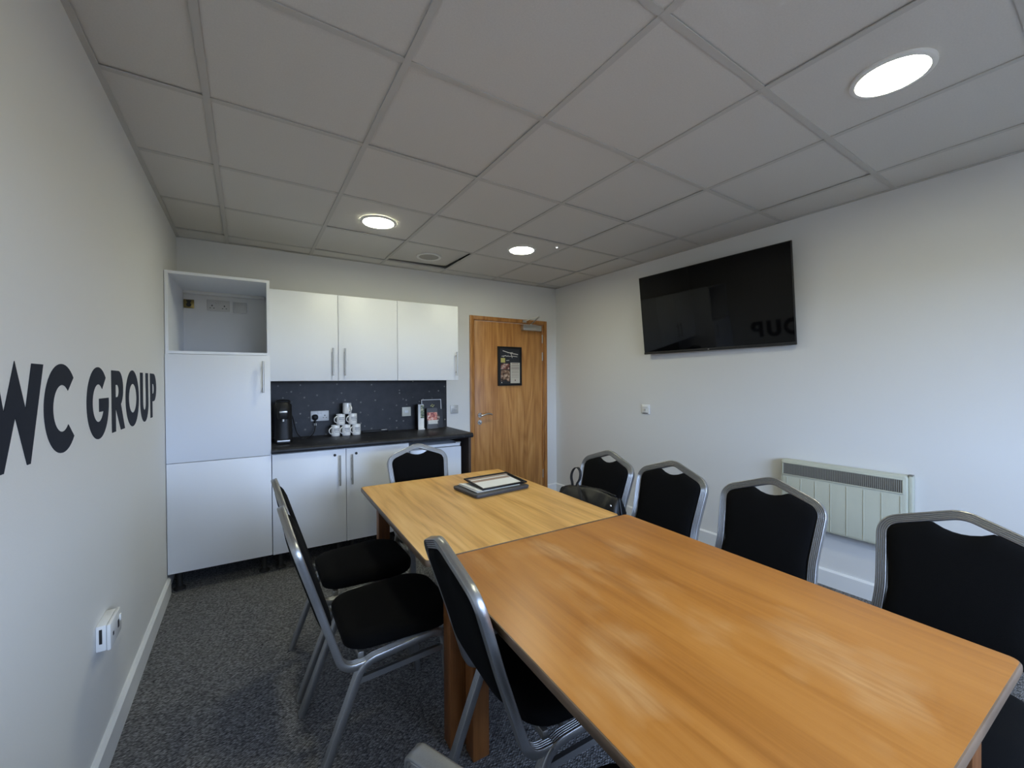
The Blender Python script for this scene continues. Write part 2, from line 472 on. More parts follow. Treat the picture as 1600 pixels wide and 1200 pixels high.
# ------------------------------------------------------------------ shell
xr_b = (XR0 + SR * YB0) / (1 - SR * SB)
CORN = (xr_b, back_y(xr_b))
bm = bmesh.new(); bx(bm, -0.1, YF - 0.2, -0.1, 3.9, 2.8, 0.0)
tag(mesh_obj('floor', bm, 'carpet'), 'charcoal loop-pile carpet floor', 'floor', kind='structure')
bm = bmesh.new(); bx(bm, -0.12, YF, 0.0, 0.0, YB0 + 0.12, H + 0.2)
tag(mesh_obj('wall_left', bm, 'wall'), 'white painted wall with dark lettering', 'wall', kind='structure')
bm = bmesh.new()
prism(bm, [(right_x(YF), YF), (right_x(YF) + .12, YF), (CORN[0] + .12, CORN[1] + .1), (CORN[0], CORN[1])], 2, 0.0, H + 0.2)
tag(mesh_obj('wall_right', bm, 'wall'), 'white painted wall with television and heater', 'wall', kind='structure')
DX0, DX1, DZ = 2.457, 3.475, 2.072           # outer edge of the door frame, in the back-wall frame
bm = bmesh.new()
bx(bm, 0.0, 0, 0, DX0 + .045, 0.12, H + .2); bx(bm, DX1 - .045, 0, 0, 3.66, 0.12, H + .2); bx(bm, DX0 + .045, 0, DZ - .035, DX1 - .045, 0.12, H + .2)
o = mesh_obj('wall_back', bm, 'wall'); o.location = (0, YB0, 0); o.rotation_euler = (0, 0, TB)
tag(o, 'white painted wall behind kitchen units and door', 'wall', kind='structure')
bm = bmesh.new()
bx(bm, -0.12, YF - .12, 0, WX0, YF, H + .2); bx(bm, WX1, YF - .12, 0, 3.85, YF, H + .2)
bx(bm, WX0, YF - .12, 0, WX1, YF, WZ0); bx(bm, WX0, YF - .12, WZ1, WX1, YF, H + .2)
tag(mesh_obj('wall_front', bm, 'wall'), 'white painted window wall behind the camera', 'wall', kind='structure')
win = thing('window_1', ((WX0 + WX1) / 2, YF, WZ0), 0, 'white framed window behind the camera', 'window', kind='structure')
w2, hh = (WX1 - WX0) / 2, WZ1 - WZ0
boxpart('window_frame', 'white_plastic', win, (-w2, -.09, 0, -w2 + .06, -.03, hh), (w2 - .06, -.09, 0, w2, -.03, hh),
        (-w2 + .06, -.09, 0, w2 - .06, -.03, .06), (-w2 + .06, -.09, hh - .06, w2 - .06, -.03, hh), (-.03, -.09, .06, .03, -.03, hh - .06))
boxpart('pane', 'glass', win, (-w2 + .06, -.062, .06, -.03, -.058, hh - .06))
boxpart('pane', 'glass', win, (.03, -.062, .06, w2 - .06, -.058, hh - .06))
boxpart('window_sill', 'skirting', win, (-w2 - .03, 0.0, -.03, w2 + .03, .12, 0.0), bev=.004)

# baseboards
def skirt(name, length, parent_loc, rz, label):
    bm = bmesh.new()
    prism(bm, [(-.018, 0), (0, 0), (0, .108), (-.008, .108), (-.018, .098)], 0, 0, length)
    o = mesh_obj(name, bm, 'skirting'); o.location = parent_loc; o.rotation_euler = (0, 0, rz)
    tag(o, label, 'baseboard', kind='structure')
skirt('baseboard_left', 2.02 - YF, (0, YF, 0), PI / 2, 'white baseboard along the left wall')
p = RW(-CORN[1], 0); skirt('baseboard_right', CORN[1] - YF, (p.x, p.y, 0), TR, 'white baseboard along the right wall')
p = K(DX1, 0); skirt('baseboard_back', 3.645 - DX1 - .018, (p.x, p.y, 0), TB, 'short white baseboard between door and corner')
p = K(2.19, 0); skirt('trim_1', DX0 - 2.19, (p.x, p.y, 0), TB, 'short white baseboard between worktop end and door')

# suspended ceiling
ceil = thing('ceiling', (0, 0, H), 0, 'suspended ceiling of pale square tiles in a steel grid', 'ceiling', kind='structure')
xs = [0.0] + [0.3223 + .6 * k for k in range(6)] + [9.0]
ys = [YF] + [0.6 * k for k in range(-4, 5)] + [9.0]
boxpart('soffit', 'void', ceil, (-0.1, YF - .1, .17, 3.85, 2.8, .2))
def clampx(x, y): return min(x, right_x(y) - .002)
def clampy(x, y): return min(y, back_y(x) - .002)
GW = .012
lamp_cells = {}
for i in range(len(xs) - 1):
    for j in range(len(ys) - 1):
        x0, x1, y0, y1 = xs[i], xs[i + 1], ys[j], ys[j + 1]
        e = .0075
        q = [(x0 + e, y0 + e), (x1 - e, y0 + e), (x1 - e, y1 - e), (x0 + e, y1 - e)]
        q = [(clampx(x, min(y, 2.6)), y) for x, y in q]
        q = [(x, clampy(x, y)) for x, y in q]
        cx, cy = (x0 + x1) / 2, (y0 + y1) / 2
        bm = bmesh.new()
        prism(bm, q, 2, 0, .014)
        o = mesh_obj('ceiling_tile', bm, 'tile', ceil)
        dz = random.choice((0, 0, 0, .0015, .003))
        if abs(cx - 1.822) < .1 and abs(cy - 2.1) < .1:
            o.matrix_parent_inverse = Matrix()
            piv = Vector((x0, y0, 0))
            R = Matrix.Translation((0, 0, .006)) @ Matrix.Translation(piv) @ Matrix.Rotation(-.022, 4, 'Y') @ Matrix.Rotation(.022, 4, 'X') @ Matrix.Translation(-piv)
            o.data.transform(R)
        else:
            o.location = (0, 0, .005 + dz)
for x in xs[1:-1]:
    boxpart('ceiling_runner', 'runner', ceil, (x - GW, YF, 0, x + GW, back_y(x), .004))
for y in ys[1:-1]:
    boxpart('ceiling_cross_tee', 'runner', ceil, (0, y - GW, .0006, right_x(y), y + GW, .0045))
boxpart('ceiling_edge_angle', 'runner', ceil, (0, YF, -.0004, .02, back_y(0) - .001, .0035))
bm = bmesh.new(); prism(bm, [(right_x(YF) - .02, YF), (right_x(YF), YF), (CORN[0], CORN[1]), (CORN[0] - .02, CORN[1])], 2, -.0004, .0035)
mesh_obj('ceiling_edge_angle', bm, 'runner', ceil)
bm = bmesh.new(); prism(bm, [(0, back_y(0) - .02), (CORN[0], CORN[1] - .02), (CORN[0], CORN[1]), (0, back_y(0))], 2, -.0004, .0035)
mesh_obj('ceiling_edge_angle', bm, 'runner', ceil)

# downlights
def downlight(x, y, label):
    t = thing('downlight', (x, y, H), 0, label, 'light', 'round ceiling downlights')
    part('trim_ring', 'white_plastic', t, lambda bm: lathe(bm, [(.100, .004), (.100, -.001), (.104, -.007), (.112, -.008), (.121, -.004), (.122, .004), (.100, .004)], 48))
    part('diffuser', 'lamp', t, lambda bm: lathe(bm, [(0, -.002), (.100, -.002), (.100, .002), (0, .002)], 48))
    return t
downlight(1.226, 1.512, 'round white downlight above the kitchen, left of the two distant ones')
downlight(2.421, 1.487, 'round white downlight in front of the door, right of the two distant ones')
downlight(2.441, -.893, 'large-looking round white downlight at the upper right, nearest the camera')
downlight(1.226, -.893, 'round white downlight above the camera, out of frame')
t = thing('ceiling_speaker', (1.838, 2.125, H + .0125), 0, 'round flush grey ceiling speaker between the two distant downlights', 'speaker')
part('rim', 'white_plastic', t, lambda bm: lathe(bm, [(.088, .003), (.088, -.004), (.096, -.0065), (.110, -.005), (.112, .003), (.088, .003)], 44))
part('grille', 'mesh_grey', t, lambda bm: lathe(bm, [(0, -.003), (.06, -.003), (.088, -.001), (.088, .003), (0, .003)], 44))
t = thing('ceiling_sensor', (2.63, 1.272, H + .005), 0, 'tiny white sensor dot on the ceiling right of the downlight by the door', 'sensor')
part('base', 'white_plastic', t, lambda bm: lathe(bm, [(0, .002), (.014, .002), (.014, -.004), (.009, -.007), (.006, -.007)], 20))
part('lens', 'led', t, lambda bm: lathe(bm, [(.006, -.006), (.0045, -.010), (0, -.0115)], 16))

# ------------------------------------------------------------------ door
dr = thing('door_1', K(0, 0), TB, 'oak veneer door in an oak frame', 'door', kind='structure')
AW = .042
boxpart('architrave', 'doorframe', dr, (DX0, -.018, 0, DX0 + AW, .0, DZ), bev=.003)
boxpart('architrave', 'doorframe', dr, (DX1 - AW, -.018, 0, DX1, .0, DZ), bev=.003)
boxpart('architrave', 'doorframe', dr, (DX0 + AW, -.018, DZ - AW, DX1 - AW, .0, DZ), bev=.003)
boxpart('door_lining', 'doorframe', dr, (DX0 + .046, -.006, 0, DX0 + .058, .11, DZ - .046))
boxpart('door_lining', 'doorframe', dr, (DX1 - .058, -.006, 0, DX1 - .046, .11, DZ - .046))
boxpart('door_lining', 'doorframe', dr, (DX0 + .046, -.006, DZ - .0475, DX1 - .046, .11, DZ - .036))
leaf = boxpart('door_leaf', 'door', dr, (DX0 + .0615, -.001, .008, DX1 - .0615, .043, DZ - .052), bev=.002)
for z in (1.86, 1.65, .25):
    part('hinge', 'steel', leaf, lambda bm: (cyl(bm, (DX1 - .0595, -.007, z - .05), (DX1 - .0595, -.007, z + .05), .0052, n=12),
                                           bx(bm, DX1 - .064, -.003, z - .05, DX1 - .0595, -.001, z + .05)))
hx = DX0 + .118
def lever(bm):
    cyl(bm, (hx, -.001, .99), (hx, -.010, .99), .026, n=28)
    cyl(bm, (hx, -.010, .99), (hx, -.05, .99), .010, n=16)
    tube(bm, smooth_curve([(hx - .004, -.05, .988), (hx + .02, -.054, .992), (hx + .06, -.056, 1.004), (hx + .1, -.054, 1.004), (hx + .128, -.05, .992)], 6), .0095, 12)
part('lever_handle', 'chrome', leaf, lever)
part('thumb_turn', 'chrome', leaf, lambda bm: (cyl(bm, (hx - .004, -.001, .912), (hx - .004, -.010, .912), .026, n=28),
                                            bx(bm, hx - .009, -.032, .898, hx + .001, -.010, .926, bev=.002)))
cl = boxpart('closer_body', 'steel', dr, (3.112, -.062, 1.945, 3.370, -.0015, 2.008), bev=.004)
def closer_arm(bm):
    flat = [(-.008, -.003), (.008, -.003), (.008, .003), (-.008, .003)]
    P0, P1, P2 = Vector((3.235, -.034, 2.020)), Vector((3.264, -.150, 2.088)), Vector((3.150, -.024, 2.050))
    cyl(bm, (3.235, -.034, 2.0085), (3.235, -.034, 2.026), .010, n=14)
    sweep(bm, [P0, P1], flat, lambda i, p, t: (0, 0, 1))
    cyl(bm, P1 - Vector((0, 0, .008)), P1 + Vector((0, 0, .016)), .008, n=12)
    sweep(bm, [P1 + Vector((0, 0, .008)), P2], flat, lambda i, p, t: (0, 0, 1))
    bx(bm, 3.125, -.032, 2.036, 3.175, -.0185, 2.064)
part('closer_arm', 'steel', dr, closer_arm)

# poster hung on the door
po = thing('framed_poster', K(2.80, -.0015, 1.308), TB, 'black framed dark poster with small photos hung on the oak door', 'poster')
PW, PH = .316, .442
boxpart('frame', 'black', po, (0, -.016, 0, .022, 0, PH), (PW - .022, -.016, 0, PW, 0, PH), (.022, -.016, 0, PW - .022, 0, .022), (.022, -.016, PH - .022, PW - .022, 0, PH), bev=.002)
def poster(bm):
    def face(x0, z0, x1, z1, k, d=0.0):
        vs = [bm.verts.new((x0, -.008 - d, z0)), bm.verts.new((x1, -.008 - d, z0)), bm.verts.new((x1, -.008 - d, z1)), bm.verts.new((x0, -.008 - d, z1))]
        f = bm.faces.new(vs); f.material_index = k
    def stroke(pts, w, k):
        for a, b in zip(pts[:-1], pts[1:]):
            a, b = Vector(a), Vector(b); n = Vector((-(b - a).y, (b - a).x)).normalized() * w / 2
            f = bm.faces.new([bm.verts.new((q.x, -.0086, q.y)) for q in (a - n, b - n, b + n, a + n)]); f.material_index = k
    face(.022, .022, PW - .022, PH - .022, 0)
    stroke([(.066, .395), (.13, .378), (.19, .366), (.268, .356)], .009, 4); stroke([(.13, .372), (.20, .378)], .005, 4)
    stroke([(.05, .332), (.09, .338), (.15, .333), (.20, .336), (.26, .330)], .006, 4); stroke([(.17, .37), (.185, .34), (.19, .316)], .007, 4)
    stroke([(.07, .322), (.10, .344), (.12, .33), (.14, .346)], .004, 4)
    face(.040, .262, .096, .312, 2, .0005); stroke([(.11, .285), (.15, .288)], .006, 4)
    face(.040, .186, .156, .250, 5, .0005); face(.040, .050, .156, .178, 6, .0005)
    face(.166, .028, .292, .262, 1, .0005)
    for z, w in ((.250, .09), (.228, .105), (.207, .11), (.190, .11)): stroke([(.229 - w / 2, z), (.229 + w / 2, z)], .006, 3)
    for z in (.168, .156, .144, .125, .110, .092): stroke([(.180, z), (.278, z)], .0025, 3)
    stroke([(.222, .060), (.236, .060)], .016, 3); stroke([(.046, .036), (.056, .036)], .012, 4)
part('print', ['board', 'beige', 'yellow', 'ink', 'pale_ink', 'photo_a', 'photo_b'], po, poster)

# ------------------------------------------------------------------ kitchen units
def handle(parent, x, z0, z1, y=0.0):
    """vertical bar handle standing 32 mm off the face at y"""
    def f(bm):
        cyl(bm, (x, y - .032, z0), (x, y - .032, z1), .0062, n=14)
        for z in (z0 + .035, z1 - .035): cyl(bm, (x, y, z), (x, y - .032, z), .0045, n=10)
    return part('handle', 'steel', parent, f)
def kleg(parent, x, y):
    return part('leg', 'blackmatt', parent, lambda bm: (cyl(bm, (x, y, .02), (x, y, .13), .018, n=14), lathe(bm, [(0, 0), (.034, 0), (.034, .008), (.018, .022), (0, .022)], 18, (x, y, 0))))
FR = -.60                                    # front face of the doors
tall = thing('tall_unit', K(0, 0), TB, 'tall white cupboard against the left wall with an open top niche', 'cabinet')
a, b = .020, .601
boxpart('carcass', 'cab', tall, (a, FR + .0, .13, a + .018, -.002, 2.092), (b - .018, FR + .0, .13, b, -.002, 2.092), (a + .018, FR, 2.074, b - .018, -.002, 2.092),
        (a + .018, FR, 1.556, b - .018, -.002, 1.574), (a + .018, FR + .022, .13, b - .018, -.002, .148))
boxpart('back_rail', 'cab_in', tall, (a + .018, -.040, 2.050, b - .03, -.002, 2.074), bev=.003)
d = boxpart('door', 'cab', tall, (a + .0005, FR - .018, .846, b - .001, FR - .0005, 1.553), bev=.0015); handle(d, .557, 1.292, 1.514, FR - .018)
d = boxpart('door', 'cab', tall, (a + .0005, FR - .018, .132, b - .001, FR - .0005, .8425), bev=.0015)
for x in (a + .05, b - .05):
    for y in (-.54, -.08): kleg(tall, x, y)

WF = -.30
def wall_cab(x0, x1, hxs, label, n):
    t = thing('wall_cabinet', K(0, 0), TB, label, 'cabinet', 'white wall cabinets over the worktop')
    z0, z1 = 1.374, 2.090
    boxpart('carcass', 'cab', t, (x0, WF + .0, z0, x0 + .018, -.002, z1), (x1 - .018, WF, z0, x1, -.002, z1), (x0 + .018, WF, z0, x1 - .018, -.002, z0 + .018), (x0 + .018, WF, z1 - .018, x1 - .018, -.002, z1), (x0 + .018, -.012, z0 + .018, x1 - .018, -.006, z1 - .018))
    d = boxpart('door', 'cab', t, (x0 + .0015, WF - .018, z0, x1 - .0015, WF - .0008, z1), bev=.0015)
    handle(d, hxs, 1.417, 1.645, WF - .018)
wall_cab(.603, 1.096, 1.054, 'left white wall cabinet, next to the tall cupboard', 0)
wall_cab(1.0965, 1.593, 1.147, 'middle white wall cabinet with its handle at the left', 1)
wall_cab(1.5935, 2.186, 2.160, 'right white wall cabinet, widest of the three, nearest the door', 2)

def base_cab(x0, x1, hxs, lx, label):
    t = thing('base_cabinet', K(0, 0), TB, label, 'cabinet', 'white base cabinets under the worktop')
    z0, z1 = .128, .848
    yb = -.03
    boxpart('carcass', 'cab', t, (x0, FR, z0, x0 + .018, yb, z1), (x1 - .018, FR, z0, x1, yb, z1), (x0 + .018, FR, z0, x1 - .018, yb, z0 + .018), (x0 + .018, FR + .01, z1 - .06, x1 - .018, FR + .028, z1), (x0 + .018, yb - .008, z0 + .018, x1 - .018, yb, z1))
    d = boxpart('door', 'cab', t, (x0 + .0015, FR - .018, z0, x1 - .0015, FR - .0008, .845), bev=.0015)
    handle(d, hxs, .570, .803, FR - .018)
    part('lock', 'blackmatt', d, lambda bm: cyl(bm, (lx, FR - .018, .803), (lx, FR - .022, .803), .010, n=18))
    for x in (x0 + .05, x1 - .05):
        for y in (-.54, -.08): kleg(t, x, y)
base_cab(.604, 1.1005, 1.054, 1.020, 'left white base cabinet beside the tall cupboard')
base_cab(1.1015, 1.598, 1.142, 1.176, 'right white base cabinet partly hidden behind the far chair')

fr = thing('fridge', K(1.62, -.575), TB, 'small white fridge under the right end of the worktop', 'fridge')
boxpart('body', 'fridge', fr, (0, .055, .03, .475, .53, .775), bev=.004)
boxpart('top', 'fridge', fr, (0, .02, .777, .475, .53, .802), bev=.006)
boxpart('door', 'fridge', fr, (0, 0, .04, .475, .052, .774), bev=.008)
boxpart('hinge', 'grey_plate', fr, (.42, .0, .803, .472, .05, .812), bev=.003)
for x in (.04, .435):
    for y in (.08, .48): part('foot', 'blackmatt', fr, lambda bm: cyl(bm, (x, y, 0), (x, y, .03), .018, n=14))
bm = bmesh.new(); bx(bm, 2.158, -.60, 0, 2.180, -.025, .849)
o = mesh_obj('end_panel', bm, 'walnut'); o.location = K(0, 0); o.rotation_euler = (0, 0, TB)
tag(o, 'dark brown end panel holding up the worktop right of the fridge', 'panel')
bm = bmesh.new()
prism(bm, [(-.012, .850), (-.622, .850), (-.632, .856), (-.635, .868), (-.633, .880), (-.627, .888), (-.617, .891), (-.012, .891)], 0, .6025, 2.190)
o = mesh_obj('worktop', bm, 'laminate'); o.location = K(0, 0); o.rotation_euler = (0, 0, TB)
tag(o, 'long black speckled worktop over the base cabinets and fridge', 'worktop')
bm = bmesh.new(); bx(bm, .6025, -.011, .891, 2.186, -.0005, 1.373)
o = mesh_obj('splashback', bm, 'laminate'); o.location = K(0, 0); o.rotation_euler = (0, 0, TB)
tag(o, 'black speckled splashback panel below the wall cabinets', 'splashback')

# ------------------------------------------------------------------ electrical plates
def plate_thing(name, frame, u, off, z, w, h, d, mat, label, cat, rz, bev=.004):
    t = thing(name, frame(u, off, z), rz, label, cat)
    boxpart('plate', mat, t, (-w / 2, -d, -h / 2, w / 2, 0, h / 2), bev=bev)
    return t
def sock_holes(t, cx, d, cz=0.0):
    boxpart('pin_hole', 'blackmatt', t, (cx - .004, -d - .0006, cz + .004, cx + .004, -d + .001, cz + .014), (cx - .016, -d - .0006, cz - .013, cx - .008, -d + .001, cz - .008), (cx + .008, -d - .0006, cz - .013, cx + .016, -d + .001, cz - .008))
def rocker(t, cx, cz, d, w=.014, h=.022, mat='white_plastic'):
    boxpart('rocker_switch', mat, t, (cx - w / 2, -d - .004, cz - h / 2, cx + w / 2, -d + .001, cz + h / 2), bev=.002)
s = plate_thing('double_socket', K, .983, -.0112, 1.064, .146, .09, .010, 'white_plastic', 'white double wall socket on the black splashback behind the mugs', 'socket', TB)
sock_holes(s, -.040, .010, -.006); sock_holes(s, .040, .010, -.006); rocker(s, -.012, .026, .010); rocker(s, .012, .026, .010)
s = plate_thing('cooker_switch', K, 1.760, -.0112, 1.067, .088, .09, .010, 'cream_plastic', 'cream square switch plate on the right of the black splashback', 'switch', TB)
boxpart('rocker_switch', 'white_plastic', s, (-.018, -.014, -.012, .018, -.009, .012), bev=.003)
s = plate_thing('light_switch', K, 2.275, -.0003, 1.067, .088, .088, .009, 'grey_plate', 'grey metal light switch on the wall between worktop and door', 'switch', TB)
for k in (-1, 0, 1): rocker(s, k * .022, 0, .009, .014, .026, 'grey_plate')
s = plate_thing('double_socket', K, .258, -.0003, 1.977, .148, .086, .009, 'socket_grey', 'grey-white double wall socket inside the open niche of the tall cupboard', 'socket', TB)
sock_holes(s, -.040, .009, -.012); sock_holes(s, .040, .009, -.012); rocker(s, -.010, .022, .009, mat='socket_grey'); rocker(s, .010, .022, .009, mat='socket_grey')
s = plate_thing('blank_plate', K, .402, -.0003, 1.972, .090, .086, .008, 'grey_plate', 'plain grey blanking plate right of the socket in the niche', 'plate', TB)
for x in (-.03, .03): part('screw', 'steel', s, lambda bm: cyl(bm, (x, -.008, 0), (x, -.0095, 0), .004, n=10))
s = plate_thing('brass_outlet', K, .0730, -.0003, 1.975, .064, .066, .010, 'brass', 'small brass plate with a black hole in the niche corner', 'outlet', TB, bev=.002)
part('black_insert', 'blackmatt', s, lambda bm: (cyl(bm, (0, -.010, -.008), (0, -.016, -.008), .016, n=20), prism(bm, [(-.018, .028), (.018, .028), (.008, .004), (-.008, .004)], 1, -.013, -.010)))
s = plate_thing('fused_spur', RW, -1.180, -.0003, 1.084, .090, .09, .010, 'white_plastic', 'small white wall outlet under the television', 'outlet', TR)
boxpart('slot', 'blackmatt', s, (-.030, -.0106, -.040, .030, -.009, -.033)); boxpart('toggle', 'grey_plate', s, (-.006, -.016, -.012, .006, -.009, .004), bev=.002)
boxpart('cover', 'white_plastic', s, (-.034, -.014, .012, .034, -.009, .036), bev=.002)
s = thing('surface_socket', (0.0003, .603, .49), PI / 2, 'white surface-mounted socket box low on the left wall', 'socket')
boxpart('back_box', 'white_plastic', s, (-.064, -.028, -.044, .064, 0, .044), bev=.003)
boxpart('face_plate', 'white_plastic', s, (-.071, -.040, -.043, .071, -.0285, .046), bev=.004)
boxpart('cable_entry', 'blackmatt', s, (-.0652, -.017, -.018, -.064, -.009, .032), bev=.0005)
boxpart('broken_slot', 'blackmatt', s, (.02, -.0412, -.012, .034, -.039, .014))
boxpart('broken_slot', 'blackmatt', s, (-.045, -.0412, -.006, -.035, -.039, .006))
rocker(s, .050, .015, .040)

# ------------------------------------------------------------------ things on the worktop
CT = .8912
cm = thing('coffee_machine', K(.690, -.30, CT), TB, 'tall black pod coffee machine on the worktop by the tall cupboard', 'coffee machine')
part('body', 'black', cm, lambda bm: rings_solid(bm, [[(x, y, z) for x, y in rrect(w, dd, r, 6, 0, cy)] for z, w, dd, r, cy in
     ((0, .122, .20, .045, .03), (.012, .126, .205, .045, .03), (.030, .124, .20, .045, .03), (.21, .120, .19, .05, .035), (.285, .118, .185, .05, .038), (.300, .11, .175, .045, .038))]))
part('brew_head', 'black', cm, lambda bm: rings_solid(bm, [[(x, y, z) for x, y in rrect(w, dd, r, 6, -.004, cy)] for z, w, dd, r, cy in
     ((.19, .070, .06, .02, -.085), (.20, .082, .07, .025, -.085), (.27, .086, .075, .025, -.080), (.305, .10, .16, .04, -.02), (.318, .09, .15, .04, -.02))]))
part('spout', 'steel', cm, lambda bm: cyl(bm, (-.004, -.100, .172), (-.004, -.100, .20), .010, n=14))
boxpart('badge', 'steel', cm, (-.030, -.1215, .238, .022, -.117, .252), bev=.001)
boxpart('drip_tray', 'blackmatt', cm, (-.050, -.125, .004, .042, -.05, .030), bev=.006)
boxpart('drip_grille', 'steel', cm, (-.046, -.1265, .020, .038, -.122, .030))
part('lid_lever', 'black', cm, lambda bm: tube(bm, smooth_curve([(-.045, -.06, .312), (-.048, -.02, .326), (-.003, .03, .330), (.042, -.02, .326), (.038, -.06, .312)], 6), .006, 10))
cord = thing('power_cord', K(.79, -.2, CT), TB, 'black power cord with plug looping from coffee machine to socket', 'cord')
part('cable', 'black', cord, lambda bm: tube(bm, smooth_curve([(-.046, .02, .200), (-.030, .045, .188), (-.015, .06, .12), (.005, .055, .045), (.045, .035, .006), (.09, .05, .006), (.13, .09, .030), (.149, .13, .075), (.152, .15, .118)], 10), .0042, 8))
part('plug', 'black', cord, lambda bm: (rings_solid(bm, [[(.153 + x, y, .163 + z) for x, z in rrect(w, h, r)] for y, w, h, r in ((.178, .050, .050, .02), (.16, .050, .050, .022), (.146, .040, .040, .018), (.142, .028, .028, .013))]),
                                      cyl(bm, (.153, .155, .142), (.152, .150, .112), .009, .006, 12)))
boxpart('cord_tag', 'white_plastic', cord, (.143, .146, .092, .161, .1555, .112), bev=.001)

def mug_bm_body(bm):
    lathe(bm, [(0, .004), (.030, .004), (.033, .0), (.0355, .004), (.0365, .012), (.0365, .090), (.0358, .0945), (.0340, .0945), (.0333, .090), (.0333, .010), (0, .008)], 36)
def mug_handle(bm):
    sweep(bm, [Vector((-.034 - .030 * math.sin(t), 0, .048 + .028 * math.cos(t))) for t in [PI * (k / 16) * 1.0 for k in range(17)]],
          [(.006 * math.cos(q), .0038 * math.sin(q)) for q in [2 * PI * i / 10 for i in range(10)]], lambda i, p, t: (p.x + .034, 0, p.z - .048))
def mug_print(bm):
    R = .0368
    for z0, z1, a0, a1 in ((.060, .067, -1.0, .3), (.047, .053, -1.0, .5), (.034, .038, -.8, .2)):
        n = 10
        A = [[bm.verts.new((R * math.sin(a0 + (a1 - a0) * i / n) , -R * math.cos(a0 + (a1 - a0) * i / n), z)) for i in range(n + 1)] for z in (z0, z1)]
        for i in range(n): bm.faces.new((A[0][i], A[0][i + 1], A[1][i + 1], A[1][i]))
mug0 = thing('mug', label='x', cat='mug', group='white mugs stacked in a pyramid')
part('cup', 'ceramic', mug0, mug_bm_body); part('handle', 'ceramic', mug0, mug_handle); part('printed_text', 'print_grey', mug0, mug_print)
MH = .0952
for k, (x, y, z, rz, lab) in enumerate((
        (1.094, -.140, 0, 0.50, 'white mug at bottom left of the mug pyramid'),
        (1.180, -.145, 0, 0.52, 'white mug in the bottom middle of the mug pyramid'),
        (1.266, -.142, 0, 0.50, 'white mug at bottom right of the mug pyramid'),
        (1.136, -.142, MH, 0.50, 'white mug in the second tier of the pyramid, left one'),
        (1.236, -.142, MH, 0.50, 'white mug in the second tier of the pyramid, right one'),
        (1.190, -.142, 2 * MH, 2.0, 'white mug alone on top of the mug pyramid'))):
    g = mug0 if k == 0 else copy_tree(mug0)
    g.location = K(x, y, CT + z); g.rotation_euler = (0, 0, TB + rz); g['label'] = lab
bar = thing('slim_black_case', K(1.455, -.055, CT), TB - .03, 'slim black bar-shaped case with pale tip right of the mugs', 'case')
boxpart('body', 'black', bar, (-.125, -.014, 0, .115, .014, .016), bev=.004)
boxpart('clip', 'steel', bar, (.050, -.010, .016, .105, .010, .020), bev=.001)
boxpart('cap', 'black', bar, (-.16, -.010, 0, -.1255, .010, .013), bev=.003)

lf = thing('leaflet_holder', K(1.880, -.105, CT), TB - .12, 'slim white leaflet holder with green photo, left of the black menu frame', 'leaflets')
boxpart('back', 'white_plastic', lf, (-.034, .028, 0, .030, .033, .245)); boxpart('foot', 'white_plastic', lf, (-.034, -.028, 0, .030, .028, .012), bev=.002)
boxpart('side', 'black', lf, (-.040, -.028, 0, -.0345, .033, .250), bev=.001)
boxpart('leaflet', 'paper', lf, (-.0335, .010, .0125, -.004, .020, .240)); boxpart('leaflet', 'photo_green', lf, (-.0035, .008, .11, .030, .020, .238)); boxpart('leaflet', 'paper', lf, (-.0035, .008, .0125, .030, .020, .109))
bf = thing('menu_frame', K(2.015, -.060, CT), TB, 'black display board with a thin silver corner frame against the splashback', 'sign')
def lean(o, a):                              # tip backwards
    o.data.transform(Matrix.Rotation(-a, 4, 'X')); return o
lean(boxpart('board', 'board', bf, (-.105, 0, 0, .112, .004, .288)), .10)
lean(boxpart('edge', 'white_plastic', bf, (-.108, -.002, .284, .100, .005, .290), (.094, -.002, .19, .100, .005, .284), (-.108, -.002, .16, -.102, .005, .284)), .10)
def logo(bm):
    for x, z, s in ((-.008, .225, .013), (.010, .218, .012), (.022, .230, .010), (.004, .238, .009)): cyl(bm, (x, -.0006, z), (x, .0002, z), s * .6, n=7)
lean(part('emblem', 'yellow', bf, logo), .10)
lean(part('food_photo', 'photo_b', bf, lambda bm: bx(bm, .02, -.0008, .08, .078, .0002, .135)), .10)
lean(boxpart('gold_print', 'pale_ink', bf, (.030, -.0012, .085, .052, -.0003, .12), (.050, -.0012, .072, .066, -.0003, .082)), .10)
fl = thing('table_talker', K(1.985, -.135, CT), TB - .06, 'clear stand of leaflets with red picture in front of the black board', 'leaflets')
lean(boxpart('stand', 'clear', fl, (-.055, .010, 0, .058, .013, .21)), .08)
boxpart('pocket', 'clear', fl, (-.055, -.020, 0, .058, -.017, .09), (-.055, -.017, 0, .058, .009, .004))
lean(boxpart('leaflet', 'laptop', fl, (-.052, .003, .006, .052, .008, .208)), .08)
lean(boxpart('picture', 'photo_red', fl, (-.050, .0015, .085, .052, .0028, .165)), .08)
lean(boxpart('caption', 'paper', fl, (-.042, -.0005, .050, .054, .0012, .088)), .08)

